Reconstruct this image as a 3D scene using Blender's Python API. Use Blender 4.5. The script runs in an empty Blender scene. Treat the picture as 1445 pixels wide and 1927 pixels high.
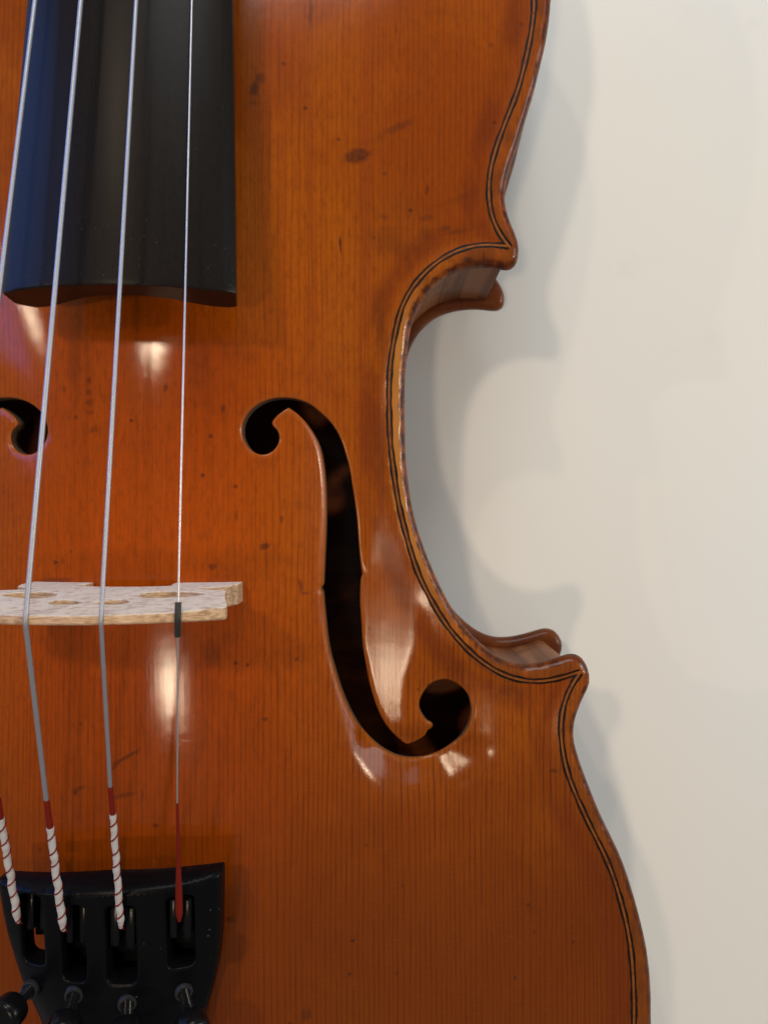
import bpy, bmesh, math, random
import numpy as np
from mathutils import Vector, Matrix
from mathutils.geometry import delaunay_2d_cdt

random.seed(7)
rng = np.random.default_rng(11)
S = 0.001                      # everything below is written in millimetres
sc = bpy.context.scene
COL = sc.collection

# ------------------------------------------------------------------ camera
CX, CZ, F = 46.8, 207.0, 1447.0          # lens axis, height above the table, focal length (px of a 1445x1927 frame)
cam_d = bpy.data.cameras.new('camera')
cam = bpy.data.objects.new('camera', cam_d)
COL.objects.link(cam)
cam.location = (CX * S, 0, CZ * S)
cam.rotation_euler = (0, 0, 0)
cam_d.sensor_fit = 'VERTICAL'
cam_d.sensor_height = 36.0
cam_d.lens = 36.0 * F / 1927.0
cam_d.clip_start = 0.005
cam_d.clip_end = 20
cam_d.dof.use_dof = True
cam_d.dof.focus_distance = 0.146
cam_d.dof.aperture_fstop = 25.0
sc.camera = cam

# ------------------------------------------------------------------ light
sc.view_settings.view_transform = 'Standard'
sc.view_settings.look = 'None'
sc.view_settings.exposure = 0.0
sc.view_settings.gamma = 1.0
world = bpy.data.worlds.new('World')
sc.world = world
world.use_nodes = True
bg = world.node_tree.nodes['Background']
bg.inputs['Color'].default_value = (0.98, 0.98, 0.95, 1)
bg.inputs['Strength'].default_value = 0.20


def lamp(name, pos, size, power, color, shape='DISK', target=(30, 0, 50), spread=math.pi):
    d = bpy.data.lights.new(name, 'AREA')
    d.shape = shape
    d.size = size * S
    if shape in ('RECTANGLE', 'ELLIPSE'):
        d.size_y = size * S
    d.energy = power
    d.color = color
    o = bpy.data.objects.new(name, d)
    COL.objects.link(o)
    o.location = Vector(pos) * S
    v = (Vector(target) - Vector(pos)).normalized()
    o.rotation_euler = v.to_track_quat('-Z', 'Y').to_euler()
    return o


WARM = (1.0, 0.785, 0.54)
lamp('desk_lamp', (-98, 136, 467), 28, 0.44, WARM)
lamp('ceiling_lamp_far_left', (-1420, 410, 1160), 30, 2.2, WARM)
lamp('ceiling_lamp_far', (-563, 1328, 1547), 80, 3.6, WARM)
lamp('ceiling_lamp_behind', (-190, -293, 1250), 74, 2.4, WARM)
lamp('ceiling_lamp_right', (1400, 160, 900), 90, 5.0, WARM)
lamp('window_light', (-1250, 640, 470), 900, 9.5, (0.06, 0.27, 1.0), 'SQUARE')
lamp('doorway_light', (900, 740, 800), 250, 0.5, (0.25, 0.7, 1.0), 'SQUARE')
lamp('far_fill', (100, 800, 540), 400, 3.2, (0.93, 1.0, 1.0), 'SQUARE')  # added soft fill for ambient light and its falloff, no known window
lamp('side_fill', (1500, 300, 560), 600, 6.0, (0.82, 0.94, 1.0), 'SQUARE')  # added fill that lifts the table shadows beside the body, no known window


# ------------------------------------------------------------------ small helpers
def at(px, py, z):
    """a point of the place from the traced drawing, at the height z it really has"""
    k = (CZ - z) / F
    return (CX + (px - 722.5) * k, (963.5 - py) * k)


def resample(P, step, closed=False):
    P = np.asarray(P, float)
    if closed:
        P = np.vstack([P, P[:1]])
    d = np.r_[0, np.cumsum(np.linalg.norm(np.diff(P, axis=0), axis=1))]
    n = max(2, int(round(d[-1] / step)))
    s = np.linspace(0, d[-1], n + 1)
    out = np.stack([np.interp(s, d, P[:, k]) for k in range(P.shape[1])], 1)
    return out[:-1] if closed else out


def catmull(P, n=8):
    P = np.asarray(P, float)
    Q = np.vstack([2 * P[0] - P[1], P, 2 * P[-1] - P[-2]])
    out = []
    for i in range(1, len(Q) - 2):
        p0, p1, p2, p3 = Q[i - 1], Q[i], Q[i + 1], Q[i + 2]
        # centripetal
        t0 = 0.0
        t1 = t0 + max(1e-6, np.linalg.norm(p1 - p0)) ** 0.5
        t2 = t1 + max(1e-6, np.linalg.norm(p2 - p1)) ** 0.5
        t3 = t2 + max(1e-6, np.linalg.norm(p3 - p2)) ** 0.5
        for t in np.linspace(t1, t2, n, endpoint=False):
            A1 = (t1 - t) / (t1 - t0) * p0 + (t - t0) / (t1 - t0) * p1
            A2 = (t2 - t) / (t2 - t1) * p1 + (t - t1) / (t2 - t1) * p2
            A3 = (t3 - t) / (t3 - t2) * p2 + (t - t2) / (t3 - t2) * p3
            B1 = (t2 - t) / (t2 - t0) * A1 + (t - t0) / (t2 - t0) * A2
            B2 = (t3 - t) / (t3 - t1) * A2 + (t - t1) / (t3 - t1) * A3
            out.append((t2 - t) / (t2 - t1) * B1 + (t - t1) / (t2 - t1) * B2)
    out.append(P[-1])
    return np.array(out)


def smooth_line(P, k=2, closed=False):
    P = np.array(P, float)
    for _ in range(k):
        if closed:
            P = 0.25 * np.roll(P, 1, 0) + 0.5 * P + 0.25 * np.roll(P, -1, 0)
        else:
            P[1:-1] = 0.25 * P[:-2] + 0.5 * P[1:-1] + 0.25 * P[2:]
    return P


def dist_to(Q, L, closed=True):
    """distance of the points Q from the polyline L"""
    Q = np.asarray(Q, float)
    A = L if closed else L[:-1]
    B = np.roll(L, -1, 0) if closed else L[1:]
    AB = B - A
    n2 = np.maximum((AB ** 2).sum(1), 1e-12)
    out = np.empty(len(Q))
    for i in range(0, len(Q), 1500):
        q = Q[i:i + 1500]
        t = np.clip(((q[:, None] - A[None]) * AB[None]).sum(2) / n2, 0, 1)
        r = q[:, None] - A[None] - t[..., None] * AB[None]
        out[i:i + 1500] = np.sqrt((r ** 2).sum(2).min(1))
    return out


def inside(Q, L):
    Q = np.asarray(Q, float)
    x1, y1 = L[:, 0], L[:, 1]
    x2, y2 = np.roll(x1, -1), np.roll(y1, -1)
    res = np.zeros(len(Q), bool)
    dy = np.where(np.abs(y2 - y1) < 1e-12, 1e-12, y2 - y1)
    for i in range(0, len(Q), 3000):
        q = Q[i:i + 3000]
        c = ((y1[None] > q[:, 1:2]) != (y2[None] > q[:, 1:2]))
        xi = (x2 - x1)[None] * (q[:, 1:2] - y1[None]) / dy[None] + x1[None]
        res[i:i + 3000] = (np.sum(c & (q[:, 0:1] < xi), 1) % 2) == 1
    return res


def normals2(L, closed=True):
    if closed:
        t = np.roll(L, -1, 0) - np.roll(L, 1, 0)
    else:
        t = np.gradient(L, axis=0)
    t /= np.maximum(np.linalg.norm(t, axis=1, keepdims=True), 1e-9)
    return np.stack([-t[:, 1], t[:, 0]], 1)


def area2(L):
    x, y = L[:, 0], L[:, 1]
    return 0.5 * np.sum(x * np.roll(y, -1) - y * np.roll(x, -1))


def sstep(a, b, x):
    t = np.clip((x - a) / (b - a), 0, 1)
    return t * t * (3 - 2 * t)


def link(name, verts, faces, mat, parent=None, smooth=True, sharp=None, kind=None, mats=None, fmat=None, attrs=None):
    me = bpy.data.meshes.new(name)
    me.from_pydata([(float(v[0]) * S, float(v[1]) * S, float(v[2]) * S) for v in verts], [], [tuple(int(i) for i in f) for f in faces])
    for m in (mats or [mat]):
        me.materials.append(m)
    if fmat is not None:
        me.polygons.foreach_set('material_index', [int(i) for i in fmat])
    if attrs:
        for k, a in attrs.items():
            at_ = me.attributes.new(k, 'FLOAT', 'POINT')
            at_.data.foreach_set('value', np.asarray(a, np.float32))
    me.polygons.foreach_set('use_smooth', [smooth] * len(me.polygons))
    me.update()
    if sharp:
        me.set_sharp_from_angle(angle=math.radians(sharp))
    o = bpy.data.objects.new(name, me)
    COL.objects.link(o)
    if parent:
        o.parent = parent
    if kind:
        o['kind'] = kind
    return o


def sheet(loops, pts):
    """triangles over the points inside loops[0] and outside the other loops; returns points, triangles, loop index lists"""
    V = []
    E = []
    idx = []
    for L in loops:
        b = len(V)
        V += [tuple(p) for p in L]
        n = len(L)
        idx.append(list(range(b, b + n)))
        E += [(b + i, b + (i + 1) % n) for i in range(n)]
    V += [tuple(p) for p in pts]
    vo, eo, fo, ov, oe, of = delaunay_2d_cdt([Vector(v) for v in V], E, [], 0, 1e-6)
    P = np.array([(v.x, v.y) for v in vo])
    mp = {}
    for j, src in enumerate(ov):
        for i in src:
            mp[i] = j
    idx = [[mp[i] for i in I] for I in idx]
    T = np.array([f for f in fo if len(f) == 3])
    c = P[T].mean(1)
    keep = inside(c, loops[0])
    for L in loops[1:]:
        keep &= ~inside(c, L)
    T = T[keep]
    a = P[T]
    cr = (a[:, 1, 0] - a[:, 0, 0]) * (a[:, 2, 1] - a[:, 0, 1]) - (a[:, 1, 1] - a[:, 0, 1]) * (a[:, 2, 0] - a[:, 0, 0])
    T[cr < 0] = T[cr < 0][:, ::-1]
    return P, T, idx


def slab(loops, pts, ztop, zbot):
    """a closed solid: top sheet, under sheet and the walls of the outline and of every hole"""
    P, T, idx = sheet(loops, pts)
    n = len(P)
    zt, zb = ztop(P), zbot(P)
    V = np.vstack([np.c_[P, zt], np.c_[P, zb]])
    Fc = [tuple(t) for t in T] + [tuple(t[::-1] + n) for t in T]
    for L, I in zip(loops, idx):
        ccw = area2(L) > 0
        outer = L is loops[0]
        m = len(I)
        for i in range(m):
            a, b = I[i], I[(i + 1) % m]
            if ccw != outer:
                a, b = b, a
            Fc.append((a, a + n, b + n, b))
    return V, Fc, P, len(T)


def tube(path, rad, n=12, cap=True):
    path = np.asarray(path, float)
    rad = np.broadcast_to(np.asarray(rad, float), (len(path),))
    t = np.gradient(path, axis=0)
    t /= np.linalg.norm(t, axis=1, keepdims=True)
    u = np.cross(t[0], (0, 0, 1.0))
    if np.linalg.norm(u) < 1e-3:
        u = np.cross(t[0], (1.0, 0, 0))
    u /= np.linalg.norm(u)
    V, Fc = [], []
    for i in range(len(path)):
        u = u - t[i] * np.dot(u, t[i])
        u /= np.linalg.norm(u)
        w = np.cross(t[i], u)
        for k in range(n):
            a = 2 * math.pi * k / n
            V.append(path[i] + rad[i] * (math.cos(a) * u + math.sin(a) * w))
    for i in range(len(path) - 1):
        for k in range(n):
            a, b = i * n + k, i * n + (k + 1) % n
            Fc.append((a, b, b + n, a + n))
    if cap:
        Fc.append(tuple(range(n))[::-1])
        Fc.append(tuple(range((len(path) - 1) * n, len(path) * n)))
    return V, Fc


def lathe(profile, n=32, ripple=None):
    """profile: (radius, height) pairs from bottom to top, round the z axis"""
    V, Fc = [], []
    for j, (r, z) in enumerate(profile):
        for k in range(n):
            a = 2 * math.pi * k / n
            q = r
            if ripple and ripple[j]:
                q = r - ripple[j] * (k % 2)
            V.append((q * math.cos(a), q * math.sin(a), z))
    for j in range(len(profile) - 1):
        for k in range(n):
            a, b = j * n + k, j * n + (k + 1) % n
            Fc.append((a, b, b + n, a + n))
    Fc.append(tuple(range(n))[::-1])
    Fc.append(tuple(range((len(profile) - 1) * n, len(profile) * n)))
    return V, Fc


def box(x0, x1, y0, y1, z0, z1, bev=0.25):
    bm = bmesh.new()
    bmesh.ops.create_cube(bm, size=1)
    for v in bm.verts:
        v.co = Vector(((x0 + x1) / 2 + v.co.x * (x1 - x0), (y0 + y1) / 2 + v.co.y * (y1 - y0), (z0 + z1) / 2 + v.co.z * (z1 - z0)))
    if bev:
        bmesh.ops.bevel(bm, geom=list(bm.edges), offset=bev, segments=2, affect='EDGES', profile=0.5)
    bm.verts.index_update()
    V = [tuple(v.co) for v in bm.verts]
    Fc = [tuple(v.index for v in f.verts) for f in bm.faces]
    bm.free()
    return V, Fc


def join(*parts):
    V, Fc = [], []
    for v, f in parts:
        b = len(V)
        V += [tuple(p) for p in v]
        Fc += [tuple(i + b for i in q) for q in f]
    return V, Fc


def move(vf, M):
    return [tuple(M @ Vector(p)) for p in vf[0]], vf[1]


# ------------------------------------------------------------------ node helper
class NT:
    def __init__(s, name):
        s.m = bpy.data.materials.new(name)
        s.m.use_nodes = True
        s.t = s.m.node_tree
        s.p = s.t.nodes['Principled BSDF']

    def n(s, typ, **kw):
        nd = s.t.nodes.new(typ)
        for k, v in kw.items():
            setattr(nd, k, v)
        return nd

    def put(s, sock, v):
        if isinstance(v, bpy.types.NodeSocket):
            s.t.links.new(v, sock)
        else:
            sock.default_value = v

    def math(s, op, a, b=0.0, c=0.0, clamp=False):
        nd = s.n('ShaderNodeMath', operation=op, use_clamp=clamp)
        s.put(nd.inputs[0], a)
        s.put(nd.inputs[1], b)
        s.put(nd.inputs[2], c)
        return nd.outputs[0]

    def vmath(s, op, a, b=(0, 0, 0)):
        nd = s.n('ShaderNodeVectorMath', operation=op)
        s.put(nd.inputs[0], a)
        s.put(nd.inputs[1], b)
        return nd

    def mm(s):
        """object position in millimetres"""
        g = s.n('ShaderNodeTexCoord')
        return s.vmath('SCALE', g.outputs['Object']).outputs[0], g

    def pos(s):
        g = s.n('ShaderNodeTexCoord')
        v = s.n('ShaderNodeVectorMath', operation='SCALE')
        s.t.links.new(g.outputs['Object'], v.inputs[0])
        v.inputs['Scale'].default_value = 1000.0
        return v.outputs[0]

    def noise(s, vec, scale=(1, 1, 1), detail=3.0, rough=0.55, off=(0, 0, 0), dist=0.0):
        mp = s.n('ShaderNodeMapping')
        s.put(mp.inputs['Vector'], vec)
        mp.inputs['Scale'].default_value = scale
        mp.inputs['Location'].default_value = off
        nz = s.n('ShaderNodeTexNoise')
        s.t.links.new(mp.outputs[0], nz.inputs['Vector'])
        nz.inputs['Scale'].default_value = 1.0
        nz.inputs['Detail'].default_value = detail
        nz.inputs['Roughness'].default_value = rough
        nz.inputs['Distortion'].default_value = dist
        return nz.outputs['Fac']

    def rng(s, v, a, b, c=0.0, d=1.0, smooth=True):
        nd = s.n('ShaderNodeMapRange', interpolation_type='SMOOTHSTEP' if smooth else 'LINEAR')
        s.put(nd.inputs[0], v)
        for i, q in enumerate((a, b, c, d)):
            s.put(nd.inputs[1 + i], q)
        return nd.outputs[0]

    def mix(s, f, a, b, blend='MIX'):
        nd = s.n('ShaderNodeMix', data_type='RGBA', blend_type=blend)
        s.put(nd.inputs[0], f)
        s.put(nd.inputs[6], a if isinstance(a, bpy.types.NodeSocket) else (*a, 1))
        s.put(nd.inputs[7], b if isinstance(b, bpy.types.NodeSocket) else (*b, 1))
        return nd.outputs[2]

    def attr(s, name):
        return s.n('ShaderNodeAttribute', attribute_name=name).outputs['Fac']

    def bump(s, h, strength=0.3, dist=0.0001, normal=None):
        b = s.n('ShaderNodeBump')
        b.inputs['Strength'].default_value = strength
        b.inputs['Distance'].default_value = dist
        s.put(b.inputs['Height'], h)
        if normal:
            s.put(b.inputs['Normal'], normal)
        return b.outputs[0]

    def set(s, **kw):
        for k, v in kw.items():
            s.put(s.p.inputs[k.replace('_', ' ')], v if not (isinstance(v, tuple) and len(v) == 3) else (*v, 1))
        return s.m


# ------------------------------------------------------------------ outline of the body
R_PX = [(1036, 0), (1033, 36.5), (1025, 86.8), (1016.5, 123), (1004, 173.6), (990.5, 219), (976.8, 265), (963, 306), (954, 333.5),
        (949.4, 361), (950.3, 388), (956, 411), (964.5, 431.7), (971.5, 447.7), (975.8, 466), (974.5, 484), (971, 500), (962, 508.5), (949, 508.5),
        (924, 503.8), (897, 504), (870, 508.8), (844, 518.8), (820, 536), (801, 557), (785.5, 583), (774.8, 611.5), (767.8, 648), (763.2, 695),
        (761.2, 747), (761.6, 807), (763, 855), (767, 900), (774, 948), (783.3, 988.5), (795, 1024), (809, 1060), (826, 1099),
        (848, 1141), (873.7, 1179), (899, 1206), (925, 1227.5), (950, 1241.5), (973, 1248), (1001, 1248.5), (1026.5, 1243.8), (1052, 1235.8),
        (1068, 1230.4), (1079, 1229), (1090, 1233), (1100, 1245.4), (1106.3, 1259.7), (1109, 1274), (1106, 1291.5), (1096.6, 1310.6),
        (1085.8, 1336), (1079.3, 1358.4), (1077.6, 1377.5), (1080, 1399), (1086.5, 1422), (1096.8, 1452), (1110.4, 1487.5), (1129.6, 1534),
        (1151, 1577.8), (1170, 1620), (1187, 1670.8), (1201, 1720), (1211.8, 1766.5), (1218.7, 1810), (1222.2, 1854), (1223.4, 1892), (1223.3, 1927)]
EDGE_Z = 47.0
right = [(0, 181), (17, 180.6), (33, 178), (52, 172), (66, 162), (75, 150), (80.3, 138), (82.6, 126), (82.9, 115)]
right += [at(x, y, EDGE_Z) for x, y in R_PX]
right += [(102.4, -116), (100, -130), (93.5, -144), (82, -155.5), (66, -164.5), (44, -170.8), (20, -173.7), (0, -174)]
right = resample(catmull(right, 10), 0.9)
left = right[1:-1][::-1] * np.array([-1, 1])
OUT = np.vstack([right, left])[::-1]           # counter-clockwise
OUT = resample(OUT, 0.9, closed=True)
OUT = smooth_line(OUT, 2, True)
if area2(OUT) < 0:
    OUT = OUT[::-1]

# ------------------------------------------------------------------ sound holes
FH_PX = [[(543, 767), (557.6, 777), (573, 791.6), (588.8, 813.4), (601, 837.6), (607.8, 865.3), (612, 900), (614, 941.5), (614.2, 976),
          (613, 1014), (611.3, 1048.7), (609.5, 1087), (608.5, 1101), (605.2, 1105), (604.6, 1108.5), (607.6, 1113), (610, 1135), (613, 1166), (617, 1203), (622.5, 1233), (630.6, 1262), (640, 1293), (652.7, 1326),
          (668, 1356.5), (684.6, 1381.5), (704, 1401), (726, 1417.4), (751, 1428.5), (776, 1432), (800.8, 1430), (825.7, 1421.6), (850.6, 1406),
          (870, 1388), (882.5, 1365), (887.5, 1340), (885, 1320.5), (877, 1302.6), (863, 1289.5), (845, 1282.6), (828.5, 1283), (812, 1290),
          (798, 1304), (790, 1320.5), (789.8, 1334), (795.3, 1348), (805, 1360.7), (813.3, 1366), (816, 1372), (812.5, 1377.5)],
         [(812.5, 1377.5), (806.4, 1380), (800.8, 1390), (787, 1399.4), (774, 1404.5), (767, 1406.5), (760, 1403.5)],
         [(760, 1403.5), (753, 1397), (737, 1381.5), (723, 1363.5), (711, 1340), (701, 1312), (693, 1282), (688, 1254), (683.2, 1226.4), (680.8, 1198.8),
          (679.5, 1172), (676.8, 1135), (677.7, 1100.6), (679, 1088), (681.6, 1082), (680.6, 1076), (677.5, 1054), (674.6, 1017.6), (672.3, 983), (668.4, 948.4), (663.2, 913.8),
          (658.2, 882.6), (651, 855), (639.5, 822), (623.4, 796), (602.6, 775.4), (581.9, 759.8), (557.6, 751), (533.4, 748.4), (509.2, 751),
          (485, 761.5), (467.7, 777), (458, 796), (456.5, 817), (462.5, 834), (474.6, 848.7), (492, 855.5), (509.2, 851.5), (521.3, 839.4),
          (525.8, 823.8), (522.4, 810.7), (515, 802.5), (511.5, 796)],
         [(511.5, 796), (517.9, 786), (530, 775.4), (543, 767)]]

# smooth arching of the belly
_wk = np.array([(-180, 12), (-172, 40), (-160, 64), (-145, 82), (-125, 94), (-100, 96), (-75, 75), (-50, 58.5), (-34, 51), (-10, 47), (10, 45.5),
                (30, 47.5), (51, 55), (75, 69), (100, 77), (118, 78), (140, 73), (158, 58), (172, 38), (185, 12)], float)
_wy = np.arange(-190, 195, 0.5)
_ww = np.interp(_wy, _wk[:, 0], _wk[:, 1])
_g = np.exp(-0.5 * (np.arange(-40, 41) / 14.0) ** 2)
_g /= _g.sum()
_ww = np.convolve(np.r_[np.full(40, _ww[0]), _ww, np.full(40, _ww[-1])], _g, 'valid')


def arch(P, rise):
    x, y = P[:, 0], P[:, 1]
    w = np.interp(y, _wy, _ww)
    t = np.clip(np.abs(x) / w, 0, 1)
    u = np.clip(np.abs(y + 20 * sstep(150, 40, np.abs(y))) / 176.0, 0, 1)
    return rise * 0.5 * (0.5 + 0.5 * np.cos(np.pi * t ** 2.0) + (1 - t * t) ** 2) * 0.5 * (1 + np.cos(np.pi * u ** 2.0))


def belly_raw(P):
    return 47.9 + arch(P, 11.6)


def on_belly(px, py):
    z = 57.0
    for _ in range(12):
        q = np.array([at(px, py, z)])
        z = float(belly_raw(q)[0])
    return q[0]


def fhole(segs, mirror=None):
    out = []
    for s in segs:
        c = catmull(s, 6)
        out.append(c[:-1])
    P = np.vstack(out)
    if mirror:
        P = P * np.array([-1, 1]) + np.array([2 * mirror, 0])
    W = np.array([on_belly(x, y) for x, y in P])
    W = resample(W, 0.42, closed=True)
    return W if area2(W) > 0 else W[::-1]


FR = fhole(FH_PX)
FL = fhole(FH_PX, mirror=273.5)
FL = FL if area2(FL) > 0 else FL[::-1]


def near_holes(P):
    out = np.full(len(P), 99.0)
    for H_ in (FR, FL):
        lo, hi = H_.min(0) - 16, H_.max(0) + 16
        m = ((P > lo) & (P < hi)).all(1)
        if m.any():
            out[m] = np.minimum(out[m], dist_to(P[m], H_))
    return out


_HG = []


def hollow(P):
    """a smooth 0..1 field that fades with the distance from the sound holes"""
    st = 0.4
    if not _HG:
        k = np.exp(-0.5 * (np.arange(-12, 13) * st / 1.3) ** 2)
        k /= k.sum()
        for H_ in (FR, FL):
            lo, hi = H_.min(0) - 17, H_.max(0) + 17
            xs_, ys_ = np.arange(lo[0], hi[0], st), np.arange(lo[1], hi[1], st)
            X, Y = np.meshgrid(xs_, ys_)
            Q = np.c_[X.ravel(), Y.ravel()]
            f = dist_to(Q, H_[::2])
            f[inside(Q, H_)] = 0
            G = np.exp(-(f / 4.2) ** 2).reshape(X.shape)
            G = np.apply_along_axis(lambda r: np.convolve(np.pad(r, 12, 'edge'), k, 'valid'), 1, G)
            G = np.apply_along_axis(lambda r: np.convolve(np.pad(r, 12, 'edge'), k, 'valid'), 0, G)
            _HG.append((xs_, ys_, G))
    out = np.zeros(len(P))
    for xs_, ys_, G in _HG:
        u, v = (P[:, 0] - xs_[0]) / st, (P[:, 1] - ys_[0]) / st
        m = (u > 0) & (v > 0) & (u < len(xs_) - 2) & (v < len(ys_) - 2)
        i, j = u[m].astype(int), v[m].astype(int)
        a, b = u[m] - i, v[m] - j
        out[m] = (G[j, i] * (1 - a) + G[j, i + 1] * a) * (1 - b) + (G[j + 1, i] * (1 - a) + G[j + 1, i + 1] * a) * b
    return out


def belly(P, d=None, f=None):
    if d is None:
        d = dist_to(P, OUT)
    if f is None:
        f = near_holes(P)
    z = belly_raw(P)
    z = z + 0.6
    z = z + 0.55 * (1 - sstep(1.8, 6.4, d))
    r = 2.1
    e = np.clip(1 - d / r, 0, 1)
    z = z - (2.05) * (1 - np.sqrt(np.maximum(0, 1 - e * e)))
    wob = np.sin(1.9 * P[:, 0] + 1.3 * P[:, 1]) * np.sin(2.3 * P[:, 1] - 0.9 * P[:, 0]) + 0.6 * np.sin(0.8 * P[:, 1] + 0.5 * P[:, 0] + 1.0)
    z = z - 0.085 * (1 + wob) * sstep(2.6, 0.7, d)
    # hollowed wings beside the sound holes
    x, y = P[:, 0], P[:, 1]
    low = sstep(6, -22, y)
    xs = np.abs(x)
    outer = sstep(33, 41, xs - 0.20 * np.clip(-20 - y, 0, 60))
    z = z - (2.1 * low * outer * (1 + 0.30 * sstep(-42, -47, y) * sstep(48, 55, xs)) * (1 - 0.75 * sstep(59, 64, xs) * sstep(-51, -46, y)) + 0.22) * hollow(P)
    u = xs - 48.6
    wing = sstep(2, -20, y) * sstep(-48.5, -43.5, y) * sstep(-7.5, -5, u) * sstep(8.5, 1.5, u)
    z = z * (1 - wing) + wing * (48.0 + 0.11 * u + 0.006 * u * u)
    eye = np.exp(-(np.hypot(xs - 61.6, y + 51.6) / 4.4) ** 2)
    z = z * (1 - eye) + eye * (46.8 + 0.25 * (xs - 61.6) - 0.37 * (y + 51.6))
    rr = 1.0
    e = np.clip(1 - f / rr, 0, 1)
    z = z - 0.42 * (1 - np.sqrt(np.maximum(0, 1 - e * e)))
    return z


def under(P, d):
    z = np.maximum(belly_raw(P) - 3.0, 45.0)
    e = np.clip(1 - d / 1.9, 0, 1)
    return np.where(d < 7, 45.0 + 1.95 * (1 - np.sqrt(np.maximum(0, 1 - e * e))), z)


def rings(L, offs, inward, keepfn):
    n = normals2(L)
    if area2(L) < 0:
        n = -n
    n = n if inward else -n
    pts = []
    for o, step in offs:
        st = max(1, int(round(step / np.linalg.norm(L[1] - L[0]))))
        q = (L + n * o)[::st]
        q = q[dist_to(q, L) > o * 0.97]
        pts.append(q)
    return np.vstack(pts)


# ------------------------------------------------------------------ materials
# stains, dents and scratches of the varnish: (x, y, half length, half width, turn, strength, softness)
MARKS = [(672, 296, 25, 13, 20, .72, .28), (748, 242, 30, 7, 28, .42, .5), (712, 262, 26, 7, 25, .16, .6), (480, 170, 8, 15, -12, .70, .45), (491, 150, 9, 11, -20, .55, .5), (479, 196, 8, 6, 0, .35, .5),
        (637, 265, 3.4, 3.4, 0, .7, .4), (641, 463, 2.6, 15, 4, .8, .4), (724, 330, 5, 4, 0, .4, .5), (803, 360, 3.5, 9, -8, .55, .5), (800, 412, 13, 6, 18, .5, .5), (722, 409, 10, 6, 0, .35, .5),
        (838, 432, 12, 6, 12, .45, .5), (800, 441, 14, 13, 0, .38, .7), (727, 434, 16, 6, 10, .28, .6), (860, 438, 26, 4, 10, .35, .6), (775, 405, 60, 30, 0, .16, .8), (740, 460, 40, 22, 0, .30, .9), (850, 380, 40, 6, 20, .22, .7),
        (703, 449, 4, 3, 0, .4, .5), (499, 1028, 9, 6, 20, .72, .4), (531, 977, 3, 7, 0, .6, .4), (566, 1103, 4, 14, 8, .5, .5), (574, 1116, 9, 2.6, 0, .5, .5), (533, 720, 3, 22, 0, .25, .6),
        (171, 716, 4, 7, 0, .5, .5), (170, 740, 5, 6, 0, .5, .5), (171, 758, 6, 8, 0, .45, .6), (172, 777, 7, 5, 0, .4, .6), (179, 809, 8, 6, 25, .42, .5), (146, 786, 4, 4, 0, .6, .4), (250, 792, 3, 3, 0, .7, .4),
        (314, 731, 4, 7, -12, .6, .4), (421, 770, 4, 8, -8, .6, .4), (398, 821, 4, 4, 0, .7, .4), (124, 733, 4, 5, 0, .35, .5), (375, 690, 16, 40, 0, .25, .8), (142, 685, 10, 60, 0, .28, .8), (440, 665, 26, 16, 0, .16, .8),
        (402, 1066, 8, 6, 0, .6, .5), (108, 1058, 4, 4, 0, .7, .4), (121, 1056, 2, 6, 0, .5, .4), (400, 1230, 14, 22, 0, .38, .7), (110, 1092, 34, 5, 4, .5, .5), (446, 970, 3, 9, 0, .5, .5), (430, 1085, 30, 30, 0, .18, .8),
        (238, 1424, 30, 3.2, 30, .6, .4), (218, 1442, 14, 2.5, 42, .5, .5), (150, 1483, 14, 4, 22, .5, .5), (258, 1414, 5, 3, 0, .6, .5), (235, 1495, 22, 4, 12, .5, .6), (270, 1494, 2.5, 12, 0, .4, .5), (295, 1551, 7, 4, 0, .45, .5),
        (500, 1352, 5, 4, 0, .6, .4), (155, 1360, 3, 3, 0, .5, .4), (664, 1767, 5, 3.4, 0, .8, .4), (435, 1727, 9, 6, 0, .65, .5), (450, 1700, 26, 40, 0, .22, .8), (573, 1906, 5, 12, 0, .5, .5), (582, 1904, 4, 12, 0, .5, .5), (547, 1924, 5, 4, 0, .6, .4),
        (1040, 1449, 7, 4, -10, .6, .4), (960, 1300, 26, 16, 0, .32, .8), (845, 560, 5, 3, 0, .4, .5), (745, 60, 2.4, 10, 0, .4, .5), (585, 18, 2.6, 40, 0, .6, .5), (923, 88, 5, 4, 0, .4, .5), (980, 50, 5, 5, 0, .4, .5),
        (880, 492, 8, 6, 0, .7, .5), (845, 518, 7, 5, 0, .6, .5), (909, 489, 1.6, 14, 0, .7, .4), (719, 640, 12, 60, 6, .34, .9), (716, 850, 10, 80, 0, .30, .9)]


def mark_frames():
    k = (CZ - 58) / F
    for (px, py, a, b, ang, st, soft) in MARKS:
        yield on_belly(px, py), a * k, b * k, math.radians(ang), st, soft


def mark_points():
    out = []
    for c, a, b, r, st, soft in mark_frames():
        e = 1 + soft
        h = max(0.11, min(a, b) / 2.4)
        if h > 0.8:
            continue
        na, nb = max(2, int(math.ceil(a * e / h))), max(2, int(math.ceil(b * e / h)))
        X, Y = np.meshgrid(np.linspace(-a * e, a * e, 2 * min(na, 22) + 1), np.linspace(-b * e, b * e, 2 * min(nb, 22) + 1))
        X, Y = X.ravel(), Y.ravel()
        out.append(np.c_[c[0] + X * math.cos(r) - Y * math.sin(r), c[1] + X * math.sin(r) + Y * math.cos(r)])
    return np.vstack(out)


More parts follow.
